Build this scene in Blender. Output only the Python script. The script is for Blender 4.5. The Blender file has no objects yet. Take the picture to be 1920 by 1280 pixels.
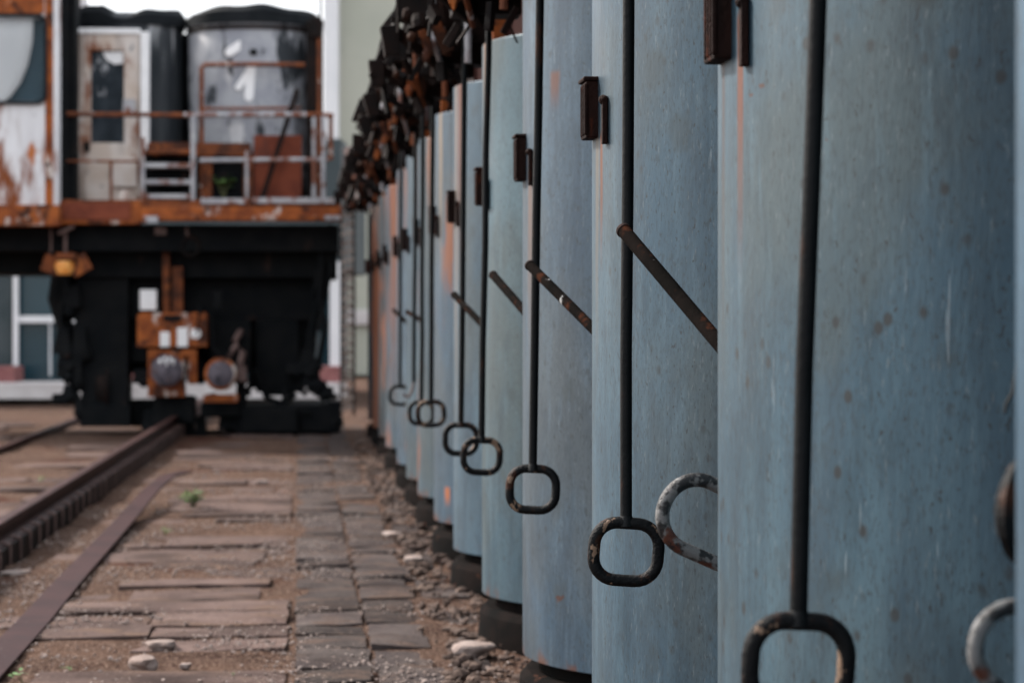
import bpy, bmesh, math, random
from mathutils import Vector, Matrix, noise
random.seed(7)
S = bpy.context.scene
COL = S.collection
PI = math.pi
F = 4533.0; HC = 1.2; CX = 960.0; CY = 590.0      # focal length in photo pixels, eye height, principal point
# ---------------------------------------------------------------- helpers
def P(u, v, y):                      # photo pixel at distance y -> world point
    return Vector(((u-CX)/F*y, y, HC-(v-CY)/F*y))
SL = -0.0882
D = Vector((SL, 1, 0)).normalized()  # along the row of drums
N = Vector((1, -SL, 0)).normalized() # into the row
YAW = math.atan(0.0882)
def W(s, t, z): return D*s + N*t + Vector((0, 0, z))
def at_t(u, v, t):                   # point seen at pixel on the upright plane t of the row
    r = Vector(((u-CX)/F, 1, 0)); y = t/(N.dot(r))
    return P(u, v, y)

class MB:
    def __init__(s): s.bm = bmesh.new()
    def box(s, x0, x1, y0, y1, z0, z1, M=None, taper=1.0):
        vs = []
        cx, cy = (x0+x1)/2, (y0+y1)/2
        for z, k in ((z0, 1.0), (z1, taper)):
            for x, y in ((x0, y0), (x1, y0), (x1, y1), (x0, y1)):
                p = Vector((cx+(x-cx)*k, cy+(y-cy)*k, z))
                vs.append(s.bm.verts.new(M @ p if M else p))
        for f in ((0,3,2,1),(4,5,6,7),(0,1,5,4),(1,2,6,5),(2,3,7,6),(3,0,4,7)):
            s.bm.faces.new([vs[i] for i in f])
        return s
    def bar(s, a, b, w, h):          # rectangular bar between two points
        a, b = Vector(a), Vector(b); d = b-a; L = d.length
        M = Matrix.Translation(a) @ d.to_track_quat('Z', 'Y').to_matrix().to_4x4()
        return s.box(-w/2, w/2, -h/2, h/2, 0, L, M)
    def tube(s, pts, r, n=10, closed=False, caps=True):
        pts = [Vector(p) for p in pts]; m = len(pts); rings = []
        up = None
        for i, p in enumerate(pts):
            if closed: t = pts[(i+1) % m]-pts[i-1]
            else: t = pts[min(i+1, m-1)]-pts[max(i-1, 0)]
            t.normalize()
            if up is None:
                up = Vector((0, 0, 1)) if abs(t.z) < .9 else Vector((0, 1, 0))
            a = t.cross(up).normalized(); b = a.cross(t).normalized(); up = b
            rr = r[i] if isinstance(r, (list, tuple)) else r
            rings.append([s.bm.verts.new(p+a*math.cos(2*PI*j/n)*rr+b*math.sin(2*PI*j/n)*rr) for j in range(n)])
        for i in range(m if closed else m-1):
            A, B = rings[i], rings[(i+1) % m]
            for j in range(n):
                s.bm.faces.new((A[j], A[(j+1) % n], B[(j+1) % n], B[j]))
        if not closed and caps:
            s.bm.faces.new(rings[0][::-1]); s.bm.faces.new(rings[-1])
        return s
    def lathe(s, prof, n=40, M=None, a0=0, a1=2*PI):     # profile of (r, z)
        full = abs(a1-a0-2*PI) < 1e-6; rings = []
        k = n if full else n+1
        for r, z in prof:
            row = []
            for j in range(k):
                a = a0+(a1-a0)*j/n
                p = Vector((r*math.cos(a), r*math.sin(a), z))
                row.append(s.bm.verts.new(M @ p if M else p))
            rings.append(row)
        for A, B in zip(rings, rings[1:]):
            for j in range(n):
                j2 = (j+1) % k
                s.bm.faces.new((A[j], A[j2], B[j2], B[j]))
        if full:
            if prof[0][0] > 1e-5: s.bm.faces.new(rings[0][::-1])
            if prof[-1][0] > 1e-5: s.bm.faces.new(rings[-1])
        return s
    def prism(s, poly, y0, y1, M=None):                  # polygon in xz pushed along y
        A = [s.bm.verts.new((M @ Vector((x, y0, z))) if M else (x, y0, z)) for x, z in poly]
        B = [s.bm.verts.new((M @ Vector((x, y1, z))) if M else (x, y1, z)) for x, z in poly]
        s.bm.faces.new(A); s.bm.faces.new(B[::-1]); n = len(poly)
        for i in range(n): s.bm.faces.new((A[i], B[i], B[(i+1) % n], A[(i+1) % n]))
        return s
    def blob(s, c, rx, ry, rz, seed, amp=.3, sub=2):
        g = bmesh.ops.create_icosphere(s.bm, subdivisions=sub, radius=1)
        rot = Matrix.Rotation(seed*1.7, 3, 'Z')
        for v in g['verts']:
            k = 1+amp*noise.noise(v.co*1.3+Vector((seed*3.1, seed, 0)))
            v.co = rot @ Vector((v.co.x*rx*k, v.co.y*ry*k, v.co.z*rz*k)) + Vector(c)
        return s
    def build(s, name, m, parent=None, smooth=False, bevel=0, loc=None):
        bmesh.ops.recalc_face_normals(s.bm, faces=s.bm.faces)
        me = bpy.data.meshes.new(name); s.bm.to_mesh(me); s.bm.free()
        o = bpy.data.objects.new(name, me); COL.objects.link(o)
        me.materials.append(m)
        if smooth:
            for p in me.polygons: p.use_smooth = True
            if hasattr(me, 'set_sharp_from_angle'): me.set_sharp_from_angle(angle=math.radians(35))
        if bevel:
            b = o.modifiers.new('bevel', 'BEVEL'); b.width = bevel; b.segments = 2; b.limit_method = 'ANGLE'
        if parent: o.parent = parent
        if loc is not None: o.location = loc
        return o
def tag(o, label=None, cat=None, group=None, kind=None):
    if label: o['label'] = label
    if cat: o['category'] = cat
    if group: o['group'] = group
    if kind: o['kind'] = kind
    return o
def empty(name, loc, rz=0):
    o = bpy.data.objects.new(name, None); COL.objects.link(o)
    o.location = loc; o.rotation_euler = (0, 0, rz); o.empty_display_size = .1
    return o
def capsule(a, b, r, n=10):
    a, b = Vector(a), Vector(b); d = (b-a).normalized(); ang = math.atan2(d.y, d.x); pts = []
    for i in range(n+1):
        t = ang+PI/2+PI*i/n; pts.append((a.x+r*math.cos(t), a.y+r*math.sin(t)))
    for i in range(n+1):
        t = ang-PI/2+PI*i/n; pts.append((b.x+r*math.cos(t), b.y+r*math.sin(t)))
    return pts

# ---------------------------------------------------------------- materials
class NT:
    def __init__(s, name):
        m = bpy.data.materials.new(name); m.use_nodes = True
        s.m = m; s.t = m.node_tree; s.n = s.t.nodes; s.l = s.t.links
        s.b = s.n['Principled BSDF']; s.out = s.n['Material Output']
        tc = s.n.new('ShaderNodeTexCoord'); oi = s.n.new('ShaderNodeObjectInfo')
        mul = s.math('MULTIPLY', oi.outputs['Random'], 37.0)
        s.oc = tc.outputs['Object']
        va = s.n.new('ShaderNodeVectorMath'); va.operation = 'ADD'
        s.l.new(s.oc, va.inputs[0]); s.l.new(mul, va.inputs[1]); s.co = va.outputs[0]
    def math(s, op, a, b=0.0, clamp=False):
        x = s.n.new('ShaderNodeMath'); x.operation = op; x.use_clamp = clamp
        for i, v in enumerate((a, b)):
            if hasattr(v, 'is_output'): s.l.new(v, x.inputs[i])
            else: x.inputs[i].default_value = v
        return x.outputs[0]
    def vec(s, stretch, off=0.0):
        mp = s.n.new('ShaderNodeMapping'); s.l.new(s.co, mp.inputs[0])
        mp.inputs['Scale'].default_value = stretch
        mp.inputs['Location'].default_value = (off, off*1.7, off*.6)
        return mp.outputs[0]
    def noise(s, scale, stretch=(1, 1, 1), off=0.0, detail=6, rough=.6):
        x = s.n.new('ShaderNodeTexNoise'); s.l.new(s.vec(stretch, off), x.inputs['Vector'])
        x.inputs['Scale'].default_value = scale; x.inputs['Detail'].default_value = detail
        x.inputs['Roughness'].default_value = rough
        return x.outputs['Fac']
    def vor(s, scale, stretch=(1, 1, 1), off=0.0):
        x = s.n.new('ShaderNodeTexVoronoi'); s.l.new(s.vec(stretch, off), x.inputs['Vector'])
        x.inputs['Scale'].default_value = scale; return x.outputs['Distance']
    def rng(s, v, lo, hi, a=0.0, b=1.0):
        x = s.n.new('ShaderNodeMapRange'); x.interpolation_type = 'SMOOTHSTEP'
        s.l.new(v, x.inputs['Value'])
        for k, q in (('From Min', lo), ('From Max', hi), ('To Min', a), ('To Max', b)): x.inputs[k].default_value = q
        return x.outputs[0]
    def mix(s, f, a, b):
        x = s.n.new('ShaderNodeMix'); x.data_type = 'RGBA'
        for i, v in ((0, f), (6, a), (7, b)):
            if hasattr(v, 'is_output'): s.l.new(v, x.inputs[i])
            elif i == 0: x.inputs[0].default_value = v
            else: x.inputs[i].default_value = (*v, 1) if len(v) == 3 else v
        return x.outputs[2]
    def bump(s, h, strength=.3, dist=.01):
        x = s.n.new('ShaderNodeBump'); x.inputs['Strength'].default_value = strength
        x.inputs['Distance'].default_value = dist
        s.l.new(h, x.inputs['Height']); s.l.new(x.outputs[0], s.b.inputs['Normal'])
    def done(s, col, rough=.6, metal=0.0):
        s.l.new(col, s.b.inputs['Base Color'])
        if hasattr(rough, 'is_output'): s.l.new(rough, s.b.inputs['Roughness'])
        else: s.b.inputs['Roughness'].default_value = rough
        s.b.inputs['Metallic'].default_value = metal
        return s.m
def pm(name, c1, c2, layers=(), scale=4, stretch=(1, 1, 1), rough=.65, metal=0.0, bump=.25, bscale=40, lo=.35, hi=.65, spec=.35):
    """two tones in noise, then worn layers (colour, scale, stretch, low, high, offset)"""
    g = NT(name)
    c = g.mix(g.rng(g.noise(scale, stretch), lo, hi), c1, c2)
    for (col, sc, st, l, h, off) in layers:
        c = g.mix(g.rng(g.noise(sc, st, off), l, h), c, col)
    g.b.inputs['Specular IOR Level'].default_value = spec
    if bump: g.bump(g.noise(bscale, (1, 1, 1), 5.0), bump, .006)
    return g.done(c, rough, metal)
VS = (1, 1, .12)                     # vertical streaks
RUST = (.20, .062, .024); RUSTD = (.055, .024, .017); ORG = (.42, .13, .035); WHT = (.62, .61, .60)
M = {}
M['rust'] = pm('rust', RUSTD, RUST, [(ORG, 7, (1, 1, .5), .56, .72, 3)], 6, spec=.08)
M['rust_brown'] = pm('rust_brown', (0.0120, 0.0060, 0.0048), (0.0330, 0.0120, 0.0060), [((0.0960, 0.0270, 0.0090), 9, (1, 1, .6), .56, .68, 3)], 8, spec=.1)
M['maroon'] = pm('maroon_panel', (.030, .012, .011), (.05, .018, .014), [((.012, .008, .008), 5, (1, 1, .4), .55, .7, 2)], 4, spec=.05)
M['rust_dark'] = pm('rust_dark', (0.0048, 0.0040, 0.0040), (0.0128, 0.0064, 0.0048), [((0.0440, 0.0136, 0.0072), 9, (1, 1, .6), .6, .75, 3)], 7, spec=.12)
M['rust_red'] = pm('rust_red', (.13, .036, .022), (.20, .055, .03), [((.06, .03, .026), 5, (1, 1, .4), .55, .7, 2)], 4, spec=.08)
M['rust_orange'] = pm('rust_orange', (.17, .048, .02), (.34, .10, .028), [((.5, .44, .40), 5, (1, 1, .7), .58, .66, 2), (RUSTD, 6, (1, 1, 1), .52, .64, 8), ((.02, .016, .016), 11, (1, 1, .6), .62, .7, 12)], 5, spec=.08)
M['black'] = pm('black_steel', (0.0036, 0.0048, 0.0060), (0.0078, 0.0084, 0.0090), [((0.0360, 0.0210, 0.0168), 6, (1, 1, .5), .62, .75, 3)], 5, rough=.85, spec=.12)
M['black_tar'] = pm('black_tarpaulin', (0.0072, 0.0096, 0.0114), (0.0132, 0.0156, 0.0180), (), 6, rough=.8, spec=.12)
M['silver_pipe'] = pm('silver_pipe', (.42, .42, .43), (.28, .28, .30), [((.16, .055, .03), 6, (1, 1, .7), .50, .60, 3)], 8, rough=.6)
M['rust_pipe'] = pm('rust_pipe', RUST, (.10, .04, .025), [((.45, .42, .40), 8, (1, 1, 1), .6, .68, 3)], 8, spec=.08)
M['white_paint'] = pm('white_paint', (.76, .76, .76), (.82, .82, .82), [((.30, .29, .28), 9, VS, .6, .75, 3)], 6, bump=.1)
M['cab'] = pm('cab_paint', (.58, .57, .58), (.72, .72, .73),
              [((.34, .29, .27), 5, VS, .50, .68, 3), (RUST, 2.2, (1, 1, .3), .54, .64, 9), (ORG, 3.4, (1, 1, .35), .60, .66, 15), ((.16, .15, .15), 7, (1, 1, .4), .60, .68, 22)], 3, VS, spec=.08)
M['door'] = pm('door_paint', (.52, .43, .36), (.62, .57, .53),
               [((.26, .21, .18), 6, VS, .52, .68, 3), (RUST, 2.6, (1, 1, .4), .53, .63, 9), ((.10, .11, .13), 9, (1, 1, .7), .66, .7, 4)], 3, spec=.08)
M['tank_pale'] = pm('tank_pale', (.36, .37, .39), (.26, .27, .30),
                    [((.52, .52, .53), 3.2, (1, 1, .45), .52, .66, 3), ((.035, .04, .045), 3.4, (1, 1, .35), .54, .63, 7), ((.03, .035, .04), 9, (1, 1, .5), .60, .68, 11)], 4, spec=.08)
M['tank_dark'] = pm('tank_dark', (.025, .03, .035), (.06, .065, .07), [((.42, .43, .44), 4.2, VS, .53, .68, 3)], 5, VS, spec=.08)
M['lamp'] = pm('orange_lamp', (.75, .26, .05), (.85, .42, .12), (), 14, rough=.3)
M['buffer'] = pm('buffer_face', (0.0672, 0.0588, 0.0736), (0.1176, 0.1008, 0.1196), [((0.0210, 0.0210, 0.0276), 14, (1, 1, 1), .55, .65, 3), ((0.1050, 0.0462, 0.0276), 10, (1, 1, 1), .62, .7, 7)], 12)
M['mottled_glass'] = pm('mottled_glass', (.012, .018, .024), (.03, .04, .05), [((.42, .43, .45), 6, (1, 1, .5), .55, .66, 3)], 5, rough=.4, spec=.1)
M['fabric'] = pm('pale_curtain', (0.7600, 0.7410, 0.7410), (0.6840, 0.6745, 0.6840), [((0.3610, 0.3990, 0.4370), 3, VS, .5, .6, 2)], 3, VS)
M['teal_inside'] = pm('teal_inside', (.012, .045, .068), (.02, .06, .085), (), 3)
M['handle'] = pm('handle_paint', (0.0030, 0.0036, 0.0045), (0.0060, 0.0066, 0.0072),
                 [((0.0330, 0.0132, 0.0072), 22, (1, 1, .5), .53, .62, 3), ((0.1800, 0.1200, 0.0840), 30, (1, 1, .6), .60, .635, 7)], 10, rough=.55, bump=.6, bscale=120, spec=.12)
M['handle_worn'] = pm('handle_worn', (0.0080, 0.0080, 0.0088), (0.1200, 0.1200, 0.1200),
                 [((0.0680, 0.0208, 0.0112), 20, (1, 1, 1), .54, .62, 3), ((0.0096, 0.0104, 0.0120), 24, (1, 1, 1), .55, .6, 8)], 34, rough=.5, bump=.5, bscale=120, lo=.42, hi=.52)
M['rod'] = pm('rod_paint', (0.0021, 0.0030, 0.0037), (0.0042, 0.0054, 0.0063), [((0.0300, 0.0108, 0.0048), 16, (1, 1, .22), .58, .70, 3)], 8, rough=.5, bump=.25, bscale=90, spec=.14)
M['lever'] = pm('lever_paint', (0.0036, 0.0033, 0.0030), (0.0072, 0.0054, 0.0048), [((0.0360, 0.0132, 0.0072), 18, (1, 1, .6), .55, .66, 3), ((0.3000, 0.3000, 0.3000), 26, (1, 1, .7), .69, .72, 6)], 12, rough=1.0, bump=.4, spec=.02)
M['plate'] = pm('rusted_plate', (0.0084, 0.0042, 0.0036), (0.0180, 0.0072, 0.0054), [((0.0600, 0.0156, 0.0072), 26, (1, 1, .3), .57, .7, 3)], 30, (1, 1, .2), rough=.8, bump=.8, bscale=60, spec=.12)
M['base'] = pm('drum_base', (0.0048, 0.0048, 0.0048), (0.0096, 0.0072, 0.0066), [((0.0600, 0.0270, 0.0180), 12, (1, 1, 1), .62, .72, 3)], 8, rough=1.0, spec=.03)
M['leaf'] = pm('leaf_green', (0.0750, 0.1650, 0.0450), (0.1500, 0.2550, 0.0750), (), 20, rough=.5, bump=0)
M['stem'] = pm('stem', (.08, .09, .04), (.11, .12, .05), (), 20, bump=0)
M['yellow_leaf'] = pm('yellow_leaf', (.60, .36, .03), (.5, .28, .03), (), 20, bump=0)
M['green_wall'] = pm('green_render', (0.3884, 0.3983, 0.3351), (0.4300, 0.4327, 0.3680), [((0.3468, 0.3572, 0.3089), 2, (1, 1, .3), .55, .8, 3)], .8, bump=.05, spec=.08)
M['white_wall'] = pm('white_render', (0.6660, 0.6750, 0.6840), (0.7200, 0.7200, 0.7290), (), 1.2, bump=.05)
M['pink_block'] = pm('pink_block', (0.1800, 0.0638, 0.0638), (0.2400, 0.0975, 0.0900), [((0.3000, 0.2100, 0.1950), 6, (1, 1, 1), .6, .75, 3)], 4)
M['concrete'] = pm('concrete', (0.4640, 0.4320, 0.4240), (0.5600, 0.5360, 0.5280), [((0.3040, 0.2720, 0.2640), 5, (1, 1, 1), .6, .75, 3)], 3)
M['facade'] = pm('dark_facade', (.03, .045, .05), (.05, .065, .07), (), 2)
M['lattice'] = pm('lattice_steel', (.14, .11, .10), (.30, .26, .23), [(RUSTD, 8, (1, 1, 1), .55, .65, 3)], 9)
M['strip'] = pm('strip_rust', (0.0261, 0.0105, 0.0107), (0.0379, 0.0158, 0.0151), [((0.0237, 0.0120, 0.0126), 6, (1, 1, 1), .55, .7, 3), ((0.1708, 0.1016, 0.0924), 40, (1, 1, 1), .68, .72, 7)], 5, rough=.6, bump=.3, spec=.08)
M['rail'] = pm('rail_rust', (0.0248, 0.0121, 0.0119), (0.0496, 0.0231, 0.0205), [((0.1612, 0.1100, 0.1026), 20, (1, 1, 1), .6, .72, 3)], 9, rough=.55, spec=.08)
M['rail_side'] = pm('rail_clip_steel', (0.0992, 0.0605, 0.0540), (0.1612, 0.1045, 0.0918), (), 12)
M['stone'] = pm('loose_stone', (0.2083, 0.1581, 0.1385), (0.2708, 0.2244, 0.2052), [((0.1250, 0.0918, 0.0821), 12, (1, 1, 1), .58, .7, 3)], 9, rough=.85, bump=.6, spec=.08)
M['rubble'] = pm('rubble', (0.0648, 0.0466, 0.0393), (0.1404, 0.1012, 0.0832), [((0.0648, 0.0466, 0.0403), 6, (1, 1, 1), .5, .6, 3)], 5, rough=.9, bump=.6, spec=.08)
g = NT('glass'); g.b.inputs['Base Color'].default_value = (.02, .05, .065, 1); g.b.inputs['Roughness'].default_value = .12
g.bump(g.noise(3), .06, .02); M['glass'] = g.m
g = NT('clear_glass')
tr = g.n.new('ShaderNodeBsdfTransparent'); tr.inputs[0].default_value = (.97, .98, .98, 1)
gl = g.n.new('ShaderNodeBsdfGlossy'); gl.inputs['Roughness'].default_value = .05; gl.inputs[0].default_value = (.5, .55, .6, 1)
lw = g.n.new('ShaderNodeFresnel'); lw.inputs[0].default_value = 1.25
mx = g.n.new('ShaderNodeMixShader'); g.l.new(lw.outputs[0], mx.inputs[0]); g.l.new(tr.outputs[0], mx.inputs[1]); g.l.new(gl.outputs[0], mx.inputs[2])
g.l.new(mx.outputs[0], g.out.inputs[0]); M['clear_glass'] = g.m

# ---- ground materials
g = NT('dirt')
a = g.mix(g.rng(g.noise(1.3, (1, 1.6, 1)), .38, .62), (0.0398, 0.0214, 0.0160), (0.0805, 0.0460, 0.0324))
a = g.mix(g.rng(g.noise(9, (1, 1, 1), 4), .45, .62), a, (0.0639, 0.0389, 0.0290))
a = g.mix(g.rng(g.noise(75, (1, 1, 1), 2, 3), .52, .62), a, (0.2001, 0.1382, 0.1077))
a = g.mix(g.rng(g.noise(60, (1, 1, 1), 9, 3), .58, .68), a, (0.0249, 0.0162, 0.0130))
a = g.mix(g.rng(g.noise(.9, (1, 1, 1), 11), .58, .68), a, (0.0556, 0.0226, 0.0155))
g.bump(g.noise(55, (1, 1, 1), 1), .9, .02); g.b.inputs['Specular IOR Level'].default_value = .04; M['dirt'] = g.done(a, 1.0)
def slab_mat(name, c1, c2, dust):
    g = NT(name)
    at = g.n.new('ShaderNodeAttribute'); at.attribute_name = 'tone'
    a = g.mix(g.rng(g.noise(3.2), .35, .65), c1, c2)
    hv = g.n.new('ShaderNodeHueSaturation'); hv.inputs['Saturation'].default_value = 1
    g.l.new(at.outputs['Fac'], hv.inputs['Value']); g.l.new(a, hv.inputs['Color'])
    a = g.mix(g.rng(g.noise(3.5, (1, 2, 1), 3), .5, .66), hv.outputs[0], dust)
    a = g.mix(g.rng(g.noise(60, (1, 1, 1), 6, 3), .6, .68), a, (0.1366, 0.1025, 0.0837))
    a = g.mix(g.rng(g.noise(1.1, (1, 1.5, 1), 16, 5), .52, .66, 0, .7), a, (0.0236, 0.0167, 0.0153))
    a = g.mix(g.rng(g.noise(24, (1, 1, 1), 8, 4), .6, .7), a, (0.0255, 0.0210, 0.0199))
    g.bump(g.noise(34, (1, 1, 1), 1), .7, .012)
    g.b.inputs['Specular IOR Level'].default_value = .05
    return g.done(a, .95)
M['slab'] = slab_mat('sandstone_slab', (0.0649, 0.0444, 0.0396), (0.1029, 0.0727, 0.0650), (0.1147, 0.0759, 0.0586))
M['slab_grey'] = slab_mat('grey_slab', (0.0364, 0.0290, 0.0286), (0.0585, 0.0486, 0.0458), (0.0791, 0.0549, 0.0452))

# ---- shell of the drums: galvanised blue-grey steel with streaks, spots, scratches and rust runs
def shell_mat(k, tint=(1, 1, 1), spots=.5, runs=(), rust=0.0):
    g = NT('drum_steel')
    T = lambda c: tuple(c[i]*tint[i]*(.218, .315, .375)[i] for i in range(3))
    sp = g.n.new('ShaderNodeSeparateXYZ'); g.l.new(g.oc, sp.inputs[0])
    nx = g.math('MULTIPLY', sp.outputs[0], -1.0); ny = g.math('MULTIPLY', sp.outputs[1], -1.0)
    ph = g.math('ARCTAN2', ny, nx); zz = sp.outputs[2]
    c = g.mix(g.rng(g.noise(1.6, (1, 1, .5)), .35, .65), T((.14, .215, .27)), T((.235, .305, .34)))
    c = g.mix(g.rng(g.noise(7, (1, 1, .13), 3), .40, .66), c, T((.11, .16, .20)))
    c = g.mix(g.rng(g.noise(1.7, (1, 1, .7), 9), .46, .64, 0, .8), c, T((.20, .20, .19)))
    c = g.mix(g.rng(g.noise(11, (1, 1, .5), 15, 8, ), .48, .70, 0, .55), c, T((.085, .12, .145)))
    c = g.mix(g.rng(g.noise(30, (1, 1, .12), 13), .5, .72, 0, .40), c, T((.31, .38, .42)))
    c = g.mix(g.rng(g.noise(150, (1, 1, .4), 17, 3), .48, .70, 0, .55), c, (.018, .028, .036))
    c = g.mix(g.rng(g.noise(120, (1, 1, .3), 19, 3), .60, .72, 0, .35), c, (.12, .15, .165))
    c = g.mix(g.rng(g.noise(85, (1, 1, .6), 7, 2), .645, .71, 0, .75), c, (.016, .023, .028))
    d1 = g.math('MULTIPLY', g.rng(g.math('ADD', g.vor(6, (1, 1, .8), 21), g.math('MULTIPLY', g.noise(14, (1, 1, 1), 22), .35)), .27, .45, 1, 0), g.rng(g.noise(2.5, (1, 1, 1), 25), .42, .52, 0, spots))
    c = g.mix(d1, c, (.022, .032, .036))
    d2 = g.math('MULTIPLY', g.rng(g.vor(20, (1, 1, .8), 31), .08, .24, 1, 0), g.rng(g.noise(4, (1, 1, 1), 35), .44, .56, 0, spots*1.2))
    c = g.mix(d2, c, (.020, .026, .03))
    s1 = g.math('MULTIPLY', g.rng(g.noise(70, (1, 1, .09), 41, 2), .68, .73), g.rng(g.noise(6, (1, 1, .8), 44), .53, .6, 0, .3))
    c = g.mix(s1, c, (.24, .29, .32))
    d3 = g.rng(g.noise(9, (1, 1, 1.6), 51, 5), .725, .75, 0, .85)
    c = g.mix(d3, c, (.05, .016, .008))
    if rust: c = g.mix(g.rng(g.noise(2.6, (1, 1, .35), 61), .62-.3*rust, .70-.22*rust), c, (.15, .05, .022))
    # rust along the lower lip
    lip = g.math('MULTIPLY', g.rng(zz, .17, .23, 1, 0), g.rng(g.noise(7, (1, 1, 1), 71), .52, .62, 0, .8))
    c = g.mix(lip, c, (.09, .03, .012))
    for (p0, w, z0, z1, col, st) in runs:              # a run of rust: angle, half width, from z0 down to z1
        nz = g.math('MULTIPLY', g.math('SUBTRACT', g.noise(5, (1, 1, .4), 81), .5), w*1.6)
        dd = g.math('ABSOLUTE', g.math('SUBTRACT', g.math('ADD', ph, nz), p0))
        m1 = g.rng(dd, w*.35, w, 1, 0)
        m2 = g.math('MULTIPLY', g.rng(zz, z1, z0-.02, 0, 1), g.rng(zz, z0, z0+.02, 1, 0))
        c = g.mix(g.math('MULTIPLY', g.math('MULTIPLY', m1, m2), st), c, col)
    g.bump(g.math('ADD', g.noise(70, (1, 1, .3), 2, 3), g.math('MULTIPLY', g.noise(3, (1, 1, .4), 4, 2), 6.0)), .18, .004)
    r = g.rng(g.noise(6, (1, 1, .3), 5), .3, .7, .40, .62)
    return g.done(c, r, .35)

# ---------------------------------------------------------------- camera
cam = bpy.data.cameras.new('camera'); co = bpy.data.objects.new('camera', cam); COL.objects.link(co)
co.location = (0, 0, HC); co.rotation_euler = (PI/2, 0, 0)
cam.sensor_width = 36; cam.lens = F/1920*36; cam.shift_y = -50/1920
cam.clip_start = .05; cam.clip_end = 3000
cam.dof.use_dof = True; cam.dof.focus_distance = 5.0; cam.dof.aperture_fstop = 5.2
S.camera = co
# ---------------------------------------------------------------- light
w = bpy.data.worlds.new('World'); S.world = w; w.use_nodes = True
bg = w.node_tree.nodes['Background']; sk = w.node_tree.nodes.new('ShaderNodeTexSky')
SUNDIR = Vector((-.80, .46, .74)).normalized()
EL = math.asin(SUNDIR.z); AZ = math.atan2(SUNDIR.x, SUNDIR.y)
sk.sky_type = 'NISHITA'; sk.sun_disc = False; sk.sun_elevation = EL; sk.sun_rotation = AZ
sk.air_density = 1.0; sk.dust_density = 4.0; sk.ozone_density = 1.5
wn = w.node_tree.nodes; wl = w.node_tree.links
wt = wn.new('ShaderNodeTexCoord'); wm = wn.new('ShaderNodeMapping'); wm.inputs['Scale'].default_value = (1, 1, 2.5); wl.new(wt.outputs['Generated'], wm.inputs[0])
cn = wn.new('ShaderNodeTexNoise'); cn.inputs['Scale'].default_value = 1.6; cn.inputs['Detail'].default_value = 7; wl.new(wm.outputs[0], cn.inputs[0])
cr_ = wn.new('ShaderNodeMapRange'); wl.new(cn.outputs['Fac'], cr_.inputs[0]); cr_.inputs[1].default_value = .30; cr_.inputs[2].default_value = .60; cr_.inputs[3].default_value = .35; cr_.inputs[4].default_value = .95
cm = wn.new('ShaderNodeMix'); cm.data_type = 'RGBA'; wl.new(cr_.outputs[0], cm.inputs[0]); wl.new(sk.outputs[0], cm.inputs[6]); cm.inputs[7].default_value = (5.0, 5.1, 5.25, 1)   # thin white cloud over the sky
wl.new(cm.outputs[2], bg.inputs[0]); bg.inputs[1].default_value = .12
su = bpy.data.lights.new('sun', 'SUN'); su.energy = 2.6; su.angle = math.radians(7); su.color = (1, .93, .86)
so = bpy.data.objects.new('sun', su); COL.objects.link(so); so.rotation_euler = SUNDIR.to_track_quat('Z', 'Y').to_euler()
S.view_settings.view_transform = 'Standard'; S.view_settings.look = 'None'
S.view_settings.exposure = 1.62; S.view_settings.gamma = 1

# ---------------------------------------------------------------- ground
b = MB(); R0 = 900
b.bm.faces.new([b.bm.verts.new(p) for p in ((-R0, -60, -.05), (R0, -60, -.05), (R0, R0, -.05), (-R0, R0, -.05))])
tag(b.build('ground', M['dirt']), kind='structure')
RD = Vector((-.07, 1, 0)).normalized(); RN = Vector((1, .07, 0)).normalized()   # along / across the track
def RW(a, c, z=0): return RD*a + RN*c + Vector((0, 0, z))
def rail_cl(u, v, z): 
    y = F*(HC-z)/(v-CY); return RN.dot(P(u, v, y))
RAIL_C = rail_cl(0, 975, .20); RAIL2_C = rail_cl(0, 837, .05)
me = bpy.data.meshes.new('dirt'); bm = bmesh.new()
nx, ny = 120, 420; A0, A1, C0, C1 = -1.0, 27.0, -6.2, 2.2; gv = {}
def dirt_z(p):
    return -.008+.020*noise.noise(p*1.1)+.012*noise.noise(p*4.3+Vector((7, 3, 0)))+.007*noise.noise(p*15)
for i in range(nx+1):
    for j in range(ny+1):
        p = RW(A0+(A1-A0)*(j/ny)**1.1, C0+(C1-C0)*i/nx)
        e = min(i, nx-i, j, ny-j)
        p.z = dirt_z(p) if e > 1 else -.045
        gv[i, j] = bm.verts.new(p)
for i in range(nx):
    for j in range(ny): bm.faces.new((gv[i, j], gv[i+1, j], gv[i+1, j+1], gv[i, j+1]))
bm.to_mesh(me); bm.free()
for p in me.polygons: p.use_smooth = True
me.materials.append(M['dirt']); o = bpy.data.objects.new('dirt_path', me); COL.objects.link(o); tag(o, kind='structure')

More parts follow.
